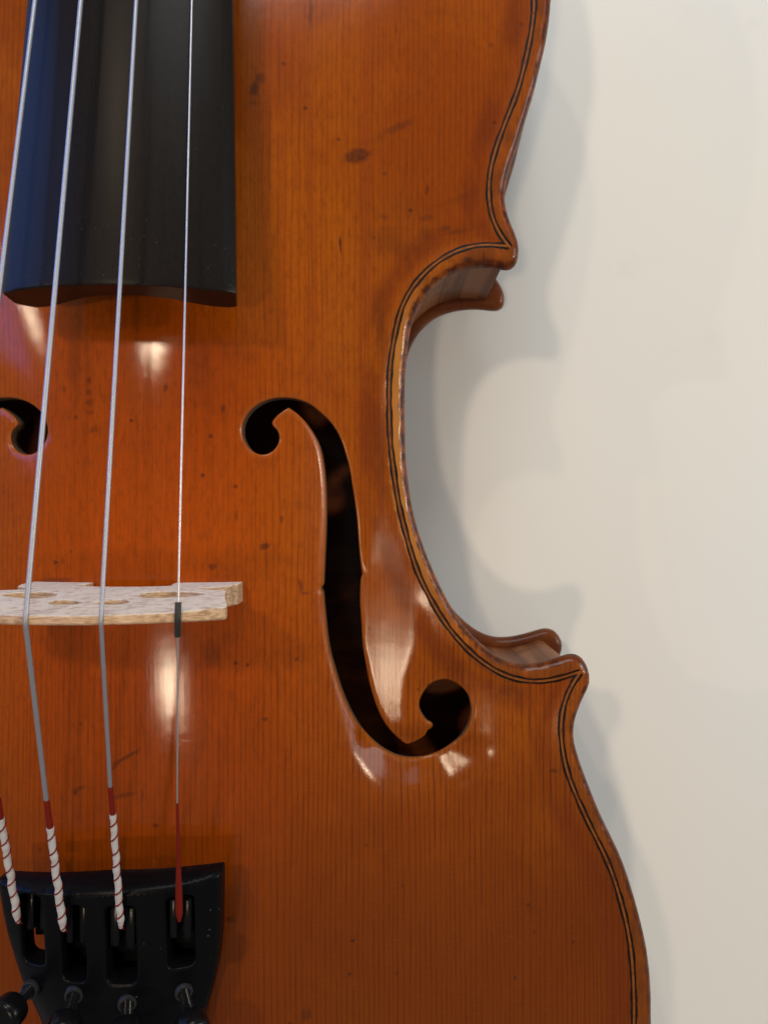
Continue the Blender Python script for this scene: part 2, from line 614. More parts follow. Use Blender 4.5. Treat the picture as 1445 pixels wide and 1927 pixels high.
def mark_values(P):
    out = np.zeros(len(P))
    for c, a, b, r, st, soft in mark_frames():
        d = P - c
        m = (np.abs(d) < max(a, b) * 2.2).all(1)
        q = d[m]
        u = (q[:, 0] * math.cos(r) + q[:, 1] * math.sin(r)) / a
        v = (-q[:, 0] * math.sin(r) + q[:, 1] * math.cos(r)) / b
        ln = np.sqrt(u * u + v * v) + 0.13 * np.sin(3 * np.arctan2(v, u) + c[0] * 7) * (a < 0.9) + 0.06 * np.sin(7 * np.arctan2(v, u) + c[1] * 3)
        out[m] = np.maximum(out[m], st * (1 - sstep(1 - soft, 1 + soft, ln)))
    return out


def spruce():
    T = NT('varnished spruce')
    p = T.pos()
    sx = T.n('ShaderNodeSeparateXYZ')
    T.t.links.new(p, sx.inputs[0])
    X, Y = sx.outputs[0], sx.outputs[1]
    flat = T.n('ShaderNodeCombineXYZ')
    T.t.links.new(X, flat.inputs[0])
    T.t.links.new(Y, flat.inputs[1])
    P2 = flat.outputs[0]
    # year rings: unevenly spaced, slightly wandering lines along the length
    wander = T.noise(P2, (0.10, 0.022, 1), 3)
    spacing = T.noise(P2, (0.11, 0.0015, 1), 2, off=(3.1, 0, 0))
    ph = T.math('MULTIPLY_ADD', X, 0.97, T.math('MULTIPLY', wander, 1.6))
    ph = T.math('ADD', ph, T.math('MULTIPLY', spacing, 5.2))
    saw = T.math('FRACT', ph)
    late = T.math('MULTIPLY', T.rng(saw, 0.48, 0.90), T.rng(saw, 1.0, 0.92))
    vary = T.noise(P2, (1.3, 0.075, 1), 4, 0.65, off=(7, 2, 0))
    late = T.math('MULTIPLY', late, T.rng(vary, 0.30, 0.72, 0.15, 1.0))
    clear = T.math('ADD', T.rng(Y, 10.0, -50.0, 0.58, 0.75), T.math('MULTIPLY', T.rng(X, 6.0, 40.0), T.rng(Y, 20.0, -60.0, 0.05, 0.60)))
    late = T.math('MULTIPLY', late, clear)
    late = T.math('MULTIPLY', late, T.math('SUBTRACT', 1.0, T.math('MULTIPLY', T.rng(T.math('ABSOLUTE', X), 26.0, 12.0), T.rng(Y, -30.0, -6.0, 0.0, 0.55))))
    fib = T.noise(P2, (9.0, 0.16, 1), 3, 0.6)
    silk = T.noise(P2, (0.5, 2.6, 1), 3, 0.6, off=(1, 9, 0))
    streak = T.noise(P2, (0.20, 0.006, 1), 3, 0.6, off=(4, 1, 0))
    blotch = T.noise(P2, (0.022, 0.018, 1), 4, 0.6, off=(0.7, 2.3, 0), dist=0.6)
    mott = T.noise(P2, (0.16, 0.07, 1), 4, 0.6, off=(2.7, 0.3, 0))
    col = T.mix(T.rng(blotch, 0.36, 0.66), (0.262, 0.0475, 0.0010), (0.365, 0.082, 0.0015))
    col = T.mix(T.rng(streak, 0.50, 0.72, 0.0, 0.60), col, (0.26, 0.046, 0.0035))
    # varnish is redder and thicker along the middle, browner over the lower bout, with light falloff painted in too
    mid = T.math('MULTIPLY', T.rng(T.math('ABSOLUTE', X), 44.0, 10.0), T.rng(Y, 62.0, 22.0))
    col = T.mix(T.math('MULTIPLY', mid, 0.74), col, (0.420, 0.060, 0.0006))
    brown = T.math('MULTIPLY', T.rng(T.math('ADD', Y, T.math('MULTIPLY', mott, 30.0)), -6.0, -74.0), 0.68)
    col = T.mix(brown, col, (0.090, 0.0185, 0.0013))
    fm_ = T.noise(P2, (0.9, 0.35, 1), 4, 0.7, off=(6, 8, 0))
    col = T.mix(T.rng(fm_, 0.42, 0.74, 0.0, 0.48), col, (0.17, 0.032, 0.0025))
    dirt = T.attr('ed')
    chan = T.math('MULTIPLY', T.rng(T.math('ABSOLUTE', T.math('SUBTRACT', dirt, 7.2)), 3.6, 0.6), T.rng(mott, 0.30, 0.62, 0.1, 0.72))
    col = T.mix(chan, col, (0.14, 0.022, 0.0035))
    col = T.mix(T.math('MULTIPLY', late, 0.80), col, (0.095, 0.016, 0.0022))
    col = T.mix(T.rng(fib, 0.35, 0.75, 0.0, 0.40), col, (0.15, 0.030, 0.003))
    col = T.mix(T.rng(silk, 0.5, 0.8, 0.0, 0.045), col, (0.55, 0.19, 0.04))
    # worn edge: varnish rubbed through to pale wood, dark chips on the outside
    e = dirt
    wn = T.noise(P2, (0.45, 0.45, 1), 4, 0.65)
    ewob = T.math('ADD', e, T.math('MULTIPLY', T.math('SUBTRACT', wn, 0.5), 1.6))
    cb = T.math('MULTIPLY', T.rng(Y, 52.0, 34.0), T.rng(Y, -30.0, -6.0))
    rub = T.math('MULTIPLY', T.rng(ewob, 0.7, 1.3), T.rng(ewob, 3.9, 3.2))
    rub = T.math('MULTIPLY', rub, T.math('MULTIPLY_ADD', cb, 0.68, 0.10))
    col = T.mix(rub, col, (0.46, 0.185, 0.038))
    lip = T.math('MULTIPLY', T.rng(ewob, 1.55, 0.75), T.rng(T.noise(P2, (0.42, 0.42, 1), 4, 0.7, off=(5, 5, 0)), 0.38, 0.60, 0.25, 0.92))
    col = T.mix(lip, col, (0.045, 0.012, 0.006))
    band = T.math('MULTIPLY', T.rng(ewob, 4.4, 3.4), T.rng(T.noise(P2, (0.16, 0.10, 1), 4, 0.65, off=(1, 5, 0)), 0.36, 0.66, 0.0, 0.62))
    col = T.mix(T.math('MULTIPLY', band, T.math('SUBTRACT', 1.0, T.math('MULTIPLY', cb, 0.75))), col, (0.10, 0.026, 0.006))
    # rubbed rims of the sound holes
    f = T.attr('fd')
    rim = T.math('MULTIPLY', T.rng(T.math('ADD', f, T.math('MULTIPLY', mott, 0.6)), 1.3, 0.5), 0.15)
    col = T.mix(rim, col, (0.45, 0.18, 0.045))
    # stains, dents and scratches
    md = T.math('MULTIPLY', T.attr('mk'), T.rng(T.noise(P2, (1.6, 0.9, 1), 4, 0.65, off=(2, 6, 0)), 0.30, 0.62, 0.72, 1.08))
    col = T.mix(md, col, (0.050, 0.014, 0.006))
    speck = T.n('ShaderNodeTexVoronoi', feature='F1')
    T.t.links.new(P2, speck.inputs['Vector'])
    speck.inputs['Scale'].default_value = 0.16
    sp = T.math('MULTIPLY', T.rng(speck.outputs['Distance'], 0.10, 0.03), T.rng(T.noise(P2, (0.05, 0.05, 1), 2, off=(8, 3, 0)), 0.48, 0.58))
    col = T.mix(T.math('MULTIPLY', sp, 0.7), col, (0.05, 0.012, 0.005))
    # relief: the varnish follows the hard late wood, fine orange peel on top
    peel = T.noise(p, (2.8, 1.7, 2), 3, 0.6)
    h = T.math('MULTIPLY_ADD', late, 0.32, T.math('MULTIPLY', fib, 0.30))
    h = T.math('ADD', h, T.math('MULTIPLY', peel, 0.55))
    h = T.math('SUBTRACT', h, T.math('MULTIPLY', md, 0.25))
    nrm = T.bump(h, 0.42, 0.00008)
    rgh = T.math('ADD', T.rng(mott, 0.3, 0.7, 0.30, 0.44), T.math('MULTIPLY', md, 0.1))
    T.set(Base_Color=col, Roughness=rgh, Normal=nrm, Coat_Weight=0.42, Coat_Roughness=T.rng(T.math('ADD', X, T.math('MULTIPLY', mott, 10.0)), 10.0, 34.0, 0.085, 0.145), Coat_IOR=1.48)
    T.put(T.p.inputs['Coat Normal'], T.bump(T.math('MULTIPLY_ADD', late, 0.22, T.math('MULTIPLY_ADD', T.noise(P2, (5.0, 3.2, 1), 3, 0.7, off=(4, 4, 4)), 0.7, T.math('MULTIPLY', peel, 0.25))), 0.13, 0.00008, T.bump(T.noise(P2, (0.22, 0.42, 1), 3, 0.55, off=(9, 4, 0)), 0.3, 0.00005)))
    T.p.inputs['Specular IOR Level'].default_value = 0.02
    return T.m


def maple(name, a, b, c, rough=0.26, flame=(0.02, 0.16, 0.02), coat=0.28):
    T = NT(name)
    p = T.pos()
    fl = T.noise(p, flame, 3, 0.5, dist=0.4)
    fine = T.noise(p, (0.6, 0.6, 3.0), 4, 0.6)
    bl = T.noise(p, (0.11, 0.11, 0.11), 4, 0.6, off=(2, 5, 1))
    col = T.mix(T.rng(fl, 0.38, 0.62), a, b)
    col = T.mix(T.rng(fine, 0.45, 0.75, 0, 0.4), col, c)
    col = T.mix(T.rng(bl, 0.5, 0.72, 0, 0.7), col, c)
    T.set(Base_Color=col, Roughness=rough + 0.2, Coat_Weight=coat, Coat_Roughness=0.14, Coat_IOR=1.42, Normal=T.bump(fine, 0.2, 0.00005))
    T.p.inputs['Specular IOR Level'].default_value = 0.08
    return T.m


def plain(name, col, rough, metal=0.0, nscale=1.5, namp=0.2, bump=0.15, spec=0.5, dust=0.0):
    T = NT(name)
    p = T.pos()
    nz = T.noise(p, (nscale,) * 3, 4, 0.6)
    c2 = tuple(max(0.0, x * (1 - namp)) for x in col)
    c = T.mix(nz, tuple(min(1, x * (1 + namp)) for x in col), c2)
    if dust:
        v = T.n('ShaderNodeTexVoronoi', feature='F1')
        T.t.links.new(p, v.inputs['Vector'])
        v.inputs['Scale'].default_value = 0.55
        m = T.math('MULTIPLY', T.rng(v.outputs['Distance'], 0.11, 0.05), T.rng(T.noise(p, (0.09,) * 3, 2, off=(3, 1, 4)), 0.45, 0.62))
        c = T.mix(T.math('MULTIPLY', m, dust), c, (0.45, 0.44, 0.40))
    T.set(Base_Color=c, Roughness=rough, Metallic=metal, Normal=T.bump(nz, bump, 0.00004))
    T.p.inputs['Specular IOR Level'].default_value = spec
    return T.m


def ebony():
    T = NT('black ebony')
    p = T.pos()
    g = T.noise(p, (5.0, 0.08, 5.0), 4, 0.65)
    pores = T.noise(p, (9.0, 0.35, 9.0), 3, 0.6, off=(3, 3, 3))
    col = T.mix(g, (0.006, 0.005, 0.0045), (0.017, 0.013, 0.0115))
    col = T.mix(T.rng(pores, 0.60, 0.70, 0, 0.8), col, (0.002, 0.002, 0.002))
    v = T.n('ShaderNodeTexVoronoi', feature='F1')
    T.t.links.new(p, v.inputs['Vector'])
    v.inputs['Scale'].default_value = 0.75
    sxy = T.n('ShaderNodeSeparateXYZ')
    T.t.links.new(p, sxy.inputs[0])
    near = T.math('MULTIPLY', T.rng(sxy.outputs[1], 92, 42, 0.15, 1.0), T.rng(T.noise(p, (0.10, 0.06, 0.1), 2, off=(3, 1, 4)), 0.44, 0.62))
    m = T.math('MULTIPLY', T.rng(v.outputs['Distance'], 0.095, 0.05), near)
    col = T.mix(T.math('MULTIPLY', m, 0.14), col, (0.36, 0.34, 0.30))
    T.set(Base_Color=col, Roughness=T.math('MULTIPLY_ADD', g, 0.10, 0.24), Normal=T.bump(g, 0.25, 0.00004))
    T.p.inputs['Specular IOR Level'].default_value = 0.08
    return T.m


def bridge_face():
    T = NT('pale maple of the bridge with ray flecks')
    p = T.pos()
    mp = T.n('ShaderNodeMapping')
    T.t.links.new(p, mp.inputs['Vector'])
    mp.inputs['Rotation'].default_value = (0, math.radians(-24), 0)
    fk = T.noise(mp.outputs[0], (0.55, 0.3, 2.2), 3, 0.55)
    fi = T.noise(p, (0.8, 3, 4.0), 3, 0.6)
    col = T.mix(T.rng(fk, 0.53, 0.63), (0.76, 0.68, 0.57), (0.44, 0.29, 0.19))
    col = T.mix(T.rng(fi, 0.5, 0.8, 0, 0.3), col, (0.52, 0.42, 0.36))
    T.set(Base_Color=col, Roughness=0.6, Normal=T.bump(fi, 0.2, 0.00005))
    return T.m


def bridge_edge():
    T = NT('tan end grain of the bridge')
    p = T.pos()
    fi = T.noise(p, (0.5, 5, 1.4), 4, 0.65)
    col = T.mix(T.rng(fi, 0.38, 0.66), (0.60, 0.41, 0.25), (0.30, 0.15, 0.07))
    T.set(Base_Color=col, Roughness=0.6, Normal=T.bump(fi, 0.4, 0.00008))
    return T.m


def white_top():
    T = NT('white table laminate')
    p = T.pos()
    a = T.noise(p, (0.012,) * 3, 3, 0.5)
    b = T.noise(p, (3.0,) * 3, 3, 0.6)
    sm = T.noise(p, (0.05, 0.05, 0.05), 3, 0.6, off=(4, 4, 4))
    col = T.mix(a, (0.795, 0.792, 0.785), (0.77, 0.77, 0.765))
    col = T.mix(T.rng(sm, 0.62, 0.80, 0, 0.12), col, (0.55, 0.54, 0.52))
    T.set(Base_Color=col, Roughness=0.42, Normal=T.bump(b, 0.10, 0.00005))
    return T.m


def purfle(name, a, b):
    T = NT(name)
    p = T.pos()
    nz = T.noise(p, (0.7, 0.7, 0.7), 4, 0.65)
    T.set(Base_Color=T.mix(T.rng(nz, 0.42, 0.68), a, b), Roughness=0.45)
    T.p.inputs['Specular IOR Level'].default_value = 0.12
    return T.m


M_SPRUCE = spruce()
M_MAPLE = maple('varnished flamed maple', (0.17, 0.044, 0.008), (0.10, 0.023, 0.005), (0.045, 0.010, 0.004))
M_RIB = maple('varnished rib maple', (0.26, 0.100, 0.038), (0.13, 0.042, 0.014), (0.07, 0.020, 0.008), 0.3, (0.34, 0.34, 0.015), 0.15)
M_BARE = plain('darkened bare wood inside the body', (0.085, 0.042, 0.020), 0.85)
M_EBONY = ebony()
M_PBLACK = purfle('black purfling strip', (0.006, 0.003, 0.002), (0.030, 0.008, 0.004))
M_PWHITE = purfle('tan purfling strip', (0.24, 0.072, 0.012), (0.14, 0.036, 0.006))
M_BFACE, M_BEDGE = bridge_face(), bridge_edge()
M_STEEL = plain('bright wound string metal', (0.37, 0.38, 0.42), 0.44, 0.8, 6, 0.06, 0.2)
M_WIRE = plain('steel wire', (0.60, 0.58, 0.56), 0.32, 0.9, 6, 0.08, 0.2)
M_RED = plain('dark red silk thread', (0.15, 0.011, 0.006), 0.85, 0, 6, 0.3, 0.6, 0.1)
M_WHITE = plain('white silk wrapping', (0.47, 0.45, 0.45), 0.8, 0, 4, 0.10, 0.7, 0.25)
M_PLASTIC = plain('matte black composite', (0.0032, 0.0032, 0.0040), 0.30, 0, 4, 0.15, 0.3, 0.08, dust=0.14)
M_LEVER = plain('black lacquered metal', (0.004, 0.004, 0.0045), 0.22, 0, 3, 0.1, 0.15, 0.15)
M_GREY = plain('dull grey threaded steel', (0.022, 0.022, 0.025), 0.45, 0.3, 5, 0.3, 0.5)
M_RUBBER = plain('black rubber tube', (0.010, 0.010, 0.011), 0.5, 0, 3, 0.1, 0.2)
M_TABLE = white_top()

# ------------------------------------------------------------------ the table
tv, tf = box(-700, 700, -700, 700, -28, 0, 2.0)
tab = link('tabletop', tv, tf, M_TABLE, kind='structure', smooth=False)

# ------------------------------------------------------------------ the violin
violin = bpy.data.objects.new('violin', None)
COL.objects.link(violin)
violin.empty_display_size = 0.05
violin['label'] = 'old orange brown violin with worn edges lying face up on white table'
violin['category'] = 'violin'

# --- front plate
pts = [rings(OUT, [(0.12, .9), (0.35, .9), (0.7, .9), (1.15, .9), (1.7, .9), (2.4, .9), (3.2, 1.0), (4.0, 1.0), (4.8, 1.0), (5.6, 1.1), (6.4, 1.1)], True, None)]
for Fh in (FR, FL):
    q = rings(Fh, [(0.06, .42), (0.16, .42), (0.3, .42), (0.48, .42), (0.72, .6), (1.05, .8), (1.5, .8), (2.1, 0.9)], False, None)
    pts.append(q[~inside(q, Fh)])
g = 1.15
gx, gy = np.meshgrid(np.arange(-30, 105, g), np.arange(-112, 118, g * 0.92))
gx = gx + (np.arange(gx.shape[0]) % 2)[:, None] * g / 2
fine = np.c_[gx.ravel(), gy.ravel()]
gx, gy = np.meshgrid(np.arange(-104, 105, 3.5), np.arange(-176, 184, 3.2))
gx = gx + (np.arange(gx.shape[0]) % 2)[:, None] * 1.7
crs = np.c_[gx.ravel(), gy.ravel()]
crs = crs[~((crs[:, 0] > -32) & (crs[:, 1] > -114) & (crs[:, 1] < 120))]
gp = np.vstack([fine, crs])
gp = gp[inside(gp, OUT)]
gp = gp[dist_to(gp, OUT) > 7.0]
fd_ = near_holes(gp)
gp = gp[(fd_ > 2.6) & ~inside(gp, FR) & ~inside(gp, FL)]
pts.append(gp)
mp_ = mark_points()
mp_ = mp_[(near_holes(mp_) > 0.3) & (dist_to(mp_, OUT) > 0.3)]
pts.append(mp_)
pts = np.vstack(pts)
pts = pts[inside(pts, OUT) & ~inside(pts, FR) & ~inside(pts, FL)]


def _top(P):
    return belly(P)


def _bot(P):
    return under(P, dist_to(P, OUT))


V, Fc, P, nt = slab([OUT, FR, FL], pts, _top, _bot)
ed = dist_to(P, OUT)
fd = near_holes(P)
mk = mark_values(P)
fm = [0] * nt + [1] * nt + [1] * (len(Fc) - 2 * nt)
no = len(OUT)
for i in range(2 * nt, 2 * nt + no):
    fm[i] = 0
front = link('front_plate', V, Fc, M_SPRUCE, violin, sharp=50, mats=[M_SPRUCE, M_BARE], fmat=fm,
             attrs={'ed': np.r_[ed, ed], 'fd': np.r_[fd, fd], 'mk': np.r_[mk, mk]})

# --- purfling: a black, tan, black inlay in three runs on either side
PU_IN = [(1001, 0), (995, 59), (986, 105), (970, 169), (947, 228.4), (928.8, 278.7), (917.4, 324), (915, 365.5), (918.3, 402), (926.5, 429.4), (942.5, 456.8), (954, 467)]
PU_OUT = [(1008.8, 0), (1002.8, 59), (993, 109.6), (976.8, 173.6), (954, 233), (935.7, 283), (924.2, 329), (922, 365.5), (925.2, 397.4), (935.7, 424.9), (951.6, 452.3), (963, 469.5)]
PC_IN = [(950, 461.5), (941, 459.6), (914.5, 457.9), (893.8, 459.6), (866, 466.5), (838.4, 478.6), (810.7, 497.6), (786.5, 520), (767.5, 546), (753.6, 573.8), (743.3, 608.4), (736.3, 643),
         (731, 677.6), (728.6, 719), (728.6, 760), (730.3, 831), (735, 869), (740.9, 917), (748, 957.4), (757.6, 998), (769.5, 1041), (781.4, 1075),
         (803.7, 1122.8), (829, 1167.3), (857.8, 1205.6), (889.6, 1237.4), (924.7, 1262.9), (956.5, 1277), (988, 1284), (1017, 1285), (1045.6, 1279.4), (1071, 1271.8), (1085, 1265.5)]
PC_OUT = [(962, 470.5), (938.8, 467), (914.5, 465.8), (893.8, 467.5), (866, 475), (841.9, 487.3), (817.6, 504.6), (793.4, 528.8), (774.4, 553), (758.8, 584), (750, 618.8), (743.3, 653.4),
          (738, 688), (735.6, 726), (735.6, 770), (738, 831), (743, 878.7), (749, 921.6), (756.4, 960), (766, 998), (777.9, 1041), (789.3, 1078), (811.6, 1122.8),
          (838.7, 1167), (867, 1202), (899, 1232.6), (934, 1256.5), (962.8, 1269.8), (991.5, 1276), (1020, 1276.5), (1048.8, 1272.4), (1077.5, 1264.4), (1093.4, 1259.5)]
PL_IN = [(1085, 1267), (1080, 1273), (1068, 1291.5), (1056.8, 1317), (1050.4, 1342.4), (1048.3, 1371), (1050.4, 1401), (1054.8, 1429), (1064, 1463), (1080, 1504), (1102, 1553), (1124, 1597),
         (1143.3, 1640.7), (1159.7, 1690), (1172, 1739), (1180, 1788.4), (1184.3, 1837.6), (1186.5, 1887), (1187, 1927)]
PL_OUT = [(1094, 1261), (1079, 1285), (1068, 1310.6), (1061, 1336), (1058.2, 1364.7), (1060, 1396), (1064.3, 1425), (1072, 1454.7), (1090, 1498.5), (1113, 1547.7), (1135, 1591.5), (1152.8, 1632.5),
          (1169, 1687), (1181.6, 1736.4), (1189.8, 1783), (1193.6, 1837.6), (1194.7, 1887), (1194, 1927)]


def mid_line(a, b):
    A = resample(catmull([at(x, y, 48.2) for x, y in a], 6), 0.6)
    B = resample(catmull([at(x, y, 48.2) for x, y in b], 6), 0.6)
    s = np.linspace(0, 1, len(A))
    A2 = A
    B2 = np.stack([np.interp(s, np.linspace(0, 1, len(B)), B[:, k]) for k in (0, 1)], 1)
    return smooth_line(0.5 * (A2 + B2), 6)


iy = [i for i in range(len(right)) if right[i, 1] > 106.5]
jy = [i for i in range(len(right)) if right[i, 1] < -106.5]


def offset_in(L, o):
    n = normals2(L, False)
    q = L + n * o
    return q if np.mean(np.abs(q[:, 0])) < np.mean(np.abs(L[:, 0])) else L - n * o


m1 = mid_line(PU_IN, PU_OUT)
m2 = mid_line(PC_IN, PC_OUT)
m3 = mid_line(PL_IN, PL_OUT)
m1 = np.vstack([offset_in(right[iy], 4.1)[4:], m1[2:]])
m3 = np.vstack([m3[:-2], offset_in(right[jy], 4.1)[:-4]])
runs = []
for m in (m1, m2, m3):
    m = smooth_line(resample(m, 0.6), 5)
    runs += [m, m * np.array([-1, 1])]
for m in runs:
    nrm = normals2(m, False)
    k = np.arange(len(m))
    wv = 1 + 0.10 * np.sin(k * 0.37 + 1.3) + 0.07 * np.sin(k * 0.93)
    offs = [-0.68, -0.64, -0.22, -0.22, 0.22, 0.22, 0.64, 0.68]
    lift = [-0.05, 0.020, 0.020, 0.035, 0.035, 0.020, 0.020, -0.05]
    rows = []
    for o, l in zip(offs, lift):
        q = m + nrm * (o * (wv if abs(o) > .5 else 1.0 * np.ones(len(m))))[:, None]
        rows.append(np.c_[q, belly(q) + l])
    VV = np.vstack(rows)
    n = len(m)
    FF, FM = [], []
    for r in range(7):
        if r in (2, 4):
            pass
        for i in range(n - 1):
            FF.append((r * n + i, r * n + i + 1, (r + 1) * n + i + 1, (r + 1) * n + i))
            FM.append(1 if r == 3 else 0)
    o = link('purfling', VV, FF, M_PBLACK, front, sharp=40, mats=[M_PBLACK, M_PWHITE], fmat=FM)
    if o.data.polygons[len(o.data.polygons) // 2].normal.z < 0:
        o.data.flip_normals()

# --- back plate: the same outline, a little longer in the corners
BK = OUT.copy()
for (cx, cy, px_, amt) in ((75.2, 51.0, 9, 2.6), (89.5, -33.0, 9, 2.2)):
    for sg in (1, -1):
        c = np.array([cx * sg, cy])
        wgt = np.exp(-(np.linalg.norm(BK - c, axis=1) / px_) ** 2)
        BK = BK + wgt[:, None] * np.array([amt * sg, 0.3])
up = sstep(56, 75, BK[:, 1])
BK = BK + (up * 1.6 * np.sign(BK[:, 0]) * sstep(5, 30, np.abs(BK[:, 0])))[:, None] * np.array([1, 0])
bp = rings(BK, [(0.3, .9), (0.8, .9), (1.5, .9), (2.4, 1.8), (4, 1.8), (6, 1.8)], True, None)
gx, gy = np.meshgrid(np.arange(-104, 105, 4.0), np.arange(-176, 184, 4.0))
gp = np.c_[gx.ravel(), gy.ravel()]
gp = gp[inside(gp, BK)]
gp = gp[dist_to(gp, BK) > 7.5]
bp = np.vstack([bp, gp])
bp = bp[inside(bp, BK)]


def _edge(P, L):
    e = np.clip(1 - dist_to(P, L) / 1.9, 0, 1)
    return 1 - np.sqrt(np.maximum(0, 1 - e * e))


V, Fc, P, nt = slab([BK], bp, lambda P: 15.2 - 2.0 * _edge(P, BK), lambda P: 11.2 + 1.9 * _edge(P, BK) - arch(P, 11.1))
link('back_plate', V, Fc, M_MAPLE, violin, sharp=60)

# --- ribs: three bent strips on either side
tips = [np.array([75.0, 50.6]), np.array([89.5, -33.0])]
i1 = int(np.argmin(np.linalg.norm(right - tips[0], axis=1)))
i2 = int(np.argmin(np.linalg.norm(right - tips[1], axis=1)))
for a, b in ((0, i1), (i1, i2), (i2, len(right) - 1)):
    run = right[a:b + 1]
    for sg in (1, -1):
        q = run * np.array([sg, 1])
        n = normals2(q, False)
        o1 = q + n * 2.4
        if not inside(o1[len(o1) // 2:len(o1) // 2 + 1], OUT)[0]:
            n = -n
        o1 = q + n * 2.4
        keep = (dist_to(o1, OUT) > 2.3) & inside(o1, OUT)
        o1, o2 = o1[keep], (q + n * 3.6)[keep]
        m = len(o1)
        VV = np.vstack([np.c_[o1, np.full(m, 15.15)], np.c_[o1, np.full(m, 45.1)], np.c_[o2, np.full(m, 45.1)], np.c_[o2, np.full(m, 15.15)]])
        FF = []
        for r in range(4):
            r2 = (r + 1) % 4
            for i in range(m - 1):
                FF.append((r * m + i, r * m + i + 1, r2 * m + i + 1, r2 * m + i))
        FF += [(0, m, 2 * m, 3 * m), (m - 1, 4 * m - 1, 3 * m - 1, 2 * m - 1)]
        o = link('rib', VV, FF, M_RIB, violin, sharp=40)
        bm = bmesh.new()
        bm.from_mesh(o.data)
        bmesh.ops.recalc_face_normals(bm, faces=bm.faces)
        bm.to_mesh(o.data)
        bm.free()

# --- fingerboard
FBX = CX - 45.35
n_u, top_c, R_top = 40, 80.6, 42.0
ys = np.r_[37.4, 37.55, 37.9, np.linspace(39, 110, 40), np.linspace(115, 307, 30)]
VV, FF = [], []
us = np.linspace(-1, 1, n_u + 1)
ring = 2 * (n_u + 1)
for j, y in enumerate(ys):
    hw = 20.05 - (y - 37.4) * 0.0335
    k = [0.16, 0.05, 0.0][j] if j < 3 else 0.0
    zc = top_c - 0.120 * (y - 37.4)
    for u in us:
        x = u * (hw - k)
        zt = zc - (R_top - math.sqrt(R_top ** 2 - (u * hw) ** 2)) - k - 0.35 * max(0, (abs(u) - 0.955) / 0.045) ** 2
        VV.append((FBX + x, y, zt))
    for u in us[::-1]:
        x = u * (hw - k)
        cen = 74.3 - 0.12 * (y - 37.4)
        low = 68.0 - 0.12 * (y - 37.4)
        a = min(1.0, abs(u) / 0.90)
        zb = low + (cen - low) * (0.5 + 0.5 * math.cos(math.pi * a ** 1.15)) + k
        if u < -0.86:                                   # the bass side of the end is rounded off
            zb += 2.6 * ((-u - 0.86) / 0.14) ** 1.6 * (1 if y < 60 else 0.4)
        elif u > 0.93:
            zb += 0.5 * ((u - 0.93) / 0.07) ** 2
        if u > 0:
            x -= 1.1 * sstep(0.8, 1.0, u)
        VV.append((FBX + x, y - (0.45 * sstep(0.3, 0.8, abs(u)) if j < 3 else 0), zb))
for j in range(len(ys) - 1):
    for k in range(ring):
        a, b = j * ring + k, j * ring + (k + 1) % ring
        FF.append((a, a + ring, b + ring, b))
for k in range(n_u):
    a, b = k, k + 1
    c, d = ring - 1 - k - 1, ring - 1 - k
    FF.append((a, b, c, d))
    o_ = (len(ys) - 1) * ring
    FF.append((o_ + a, o_ + d, o_ + c, o_ + b))
fb = link('fingerboard', VV, FF, M_EBONY, violin, sharp=35)
bm = bmesh.new()
bm.from_mesh(fb.data)
bmesh.ops.recalc_face_normals(bm, faces=bm.faces)
bm.to_mesh(fb.data)
bm.free()

# --- neck under the board, beyond the frame
nv = []
nf = []
for j, y in enumerate(np.linspace(176, 306, 12)):
    for k in range(17):
        a = math.pi * k / 16
        top = 70.4 - 0.12 * (y - 37.4)
        dep = 14 + 12 * math.exp(-(y - 176) / 14)
        nv.append((FBX * 0.6 + 15.5 * math.cos(a) * (1 - 0.0011 * (y - 176)), y, top - dep * math.sin(a)))
for j in range(11):
    for k in range(17):
        a, b = j * 17 + k, j * 17 + (k + 1) % 17
        nf.append((a, b, b + 17, a + 17))
nf += [tuple(range(17)), tuple(range(11 * 17, 12 * 17))[::-1]]
link('neck', nv, nf, M_MAPLE, violin)

# --- bridge
BX = CX - 47.6
BY0, BY1 = -17.45, -13.2


def crown(u):
    return 93.55 - (40.0 - math.sqrt(40.0 ** 2 - u * u))


def foot_z(u):
    return float(belly(np.array([[BX + u, -15.4]]))[0]) - 0.06


half = [(u, crown(u)) for u in np.linspace(0, 22.2, 26)]
half += [(22.75, 86.4), (22.85, 85.7), (22.5, 83.8), (21.9, 81.4), (21.2, 78.8), (20.6, 76.2), (20.3, 74.2), (20.2, 73.0), (19.9, 72.3), (19.0, 71.9), (17.8, 71.6), (16.2, 71.2), (14.7, 70.6), (14.1, 69.9), (14.5, 69.2),
         (16.2, 68.6), (18.0, 67.7), (19.2, 66.6), (19.7, 65.3), (19.6, 64.2), (19.8, 63.6), (20.3, 63.3)]
bot = [(u, None) for u in np.linspace(20.3, 7.9, 14)]
inner = [(7.9, 63.2), (8.3, 64.0), (8.8, 64.6), (8.7, 65.3), (7.8, 66.0), (6.0, 66.6), (4, 67.0), (2, 67.2), (0, 67.2)]
hp = half + [(u, foot_z(u)) for u, _ in bot] + inner
hpL = [(-u, crown(u)) for u in np.linspace(0, 22.2, 26)] + [(-u, z) for u, z in half[26:]] + [(-u, foot_z(-u)) for u, _ in bot] + [(-u, z) for u, z in inner]
prof = np.array(hp + hpL[::-1][1:-1])
prof = prof[np.r_[True, np.linalg.norm(np.diff(prof, axis=0), axis=1) > 1e-4]]
if area2(prof) < 0:
    prof = prof[::-1]


def ell(cx, cz, a, b, rot, n=28, eg=0.0):
    t = np.linspace(0, 2 * math.pi, n, endpoint=False)
    x, z = a * np.cos(t), b * np.sin(t) * (1 + eg * np.cos(t))
    r = math.radians(rot)
    return np.c_[cx + x * math.cos(r) - z * math.sin(r), cz + x * math.sin(r) + z * math.cos(r)]


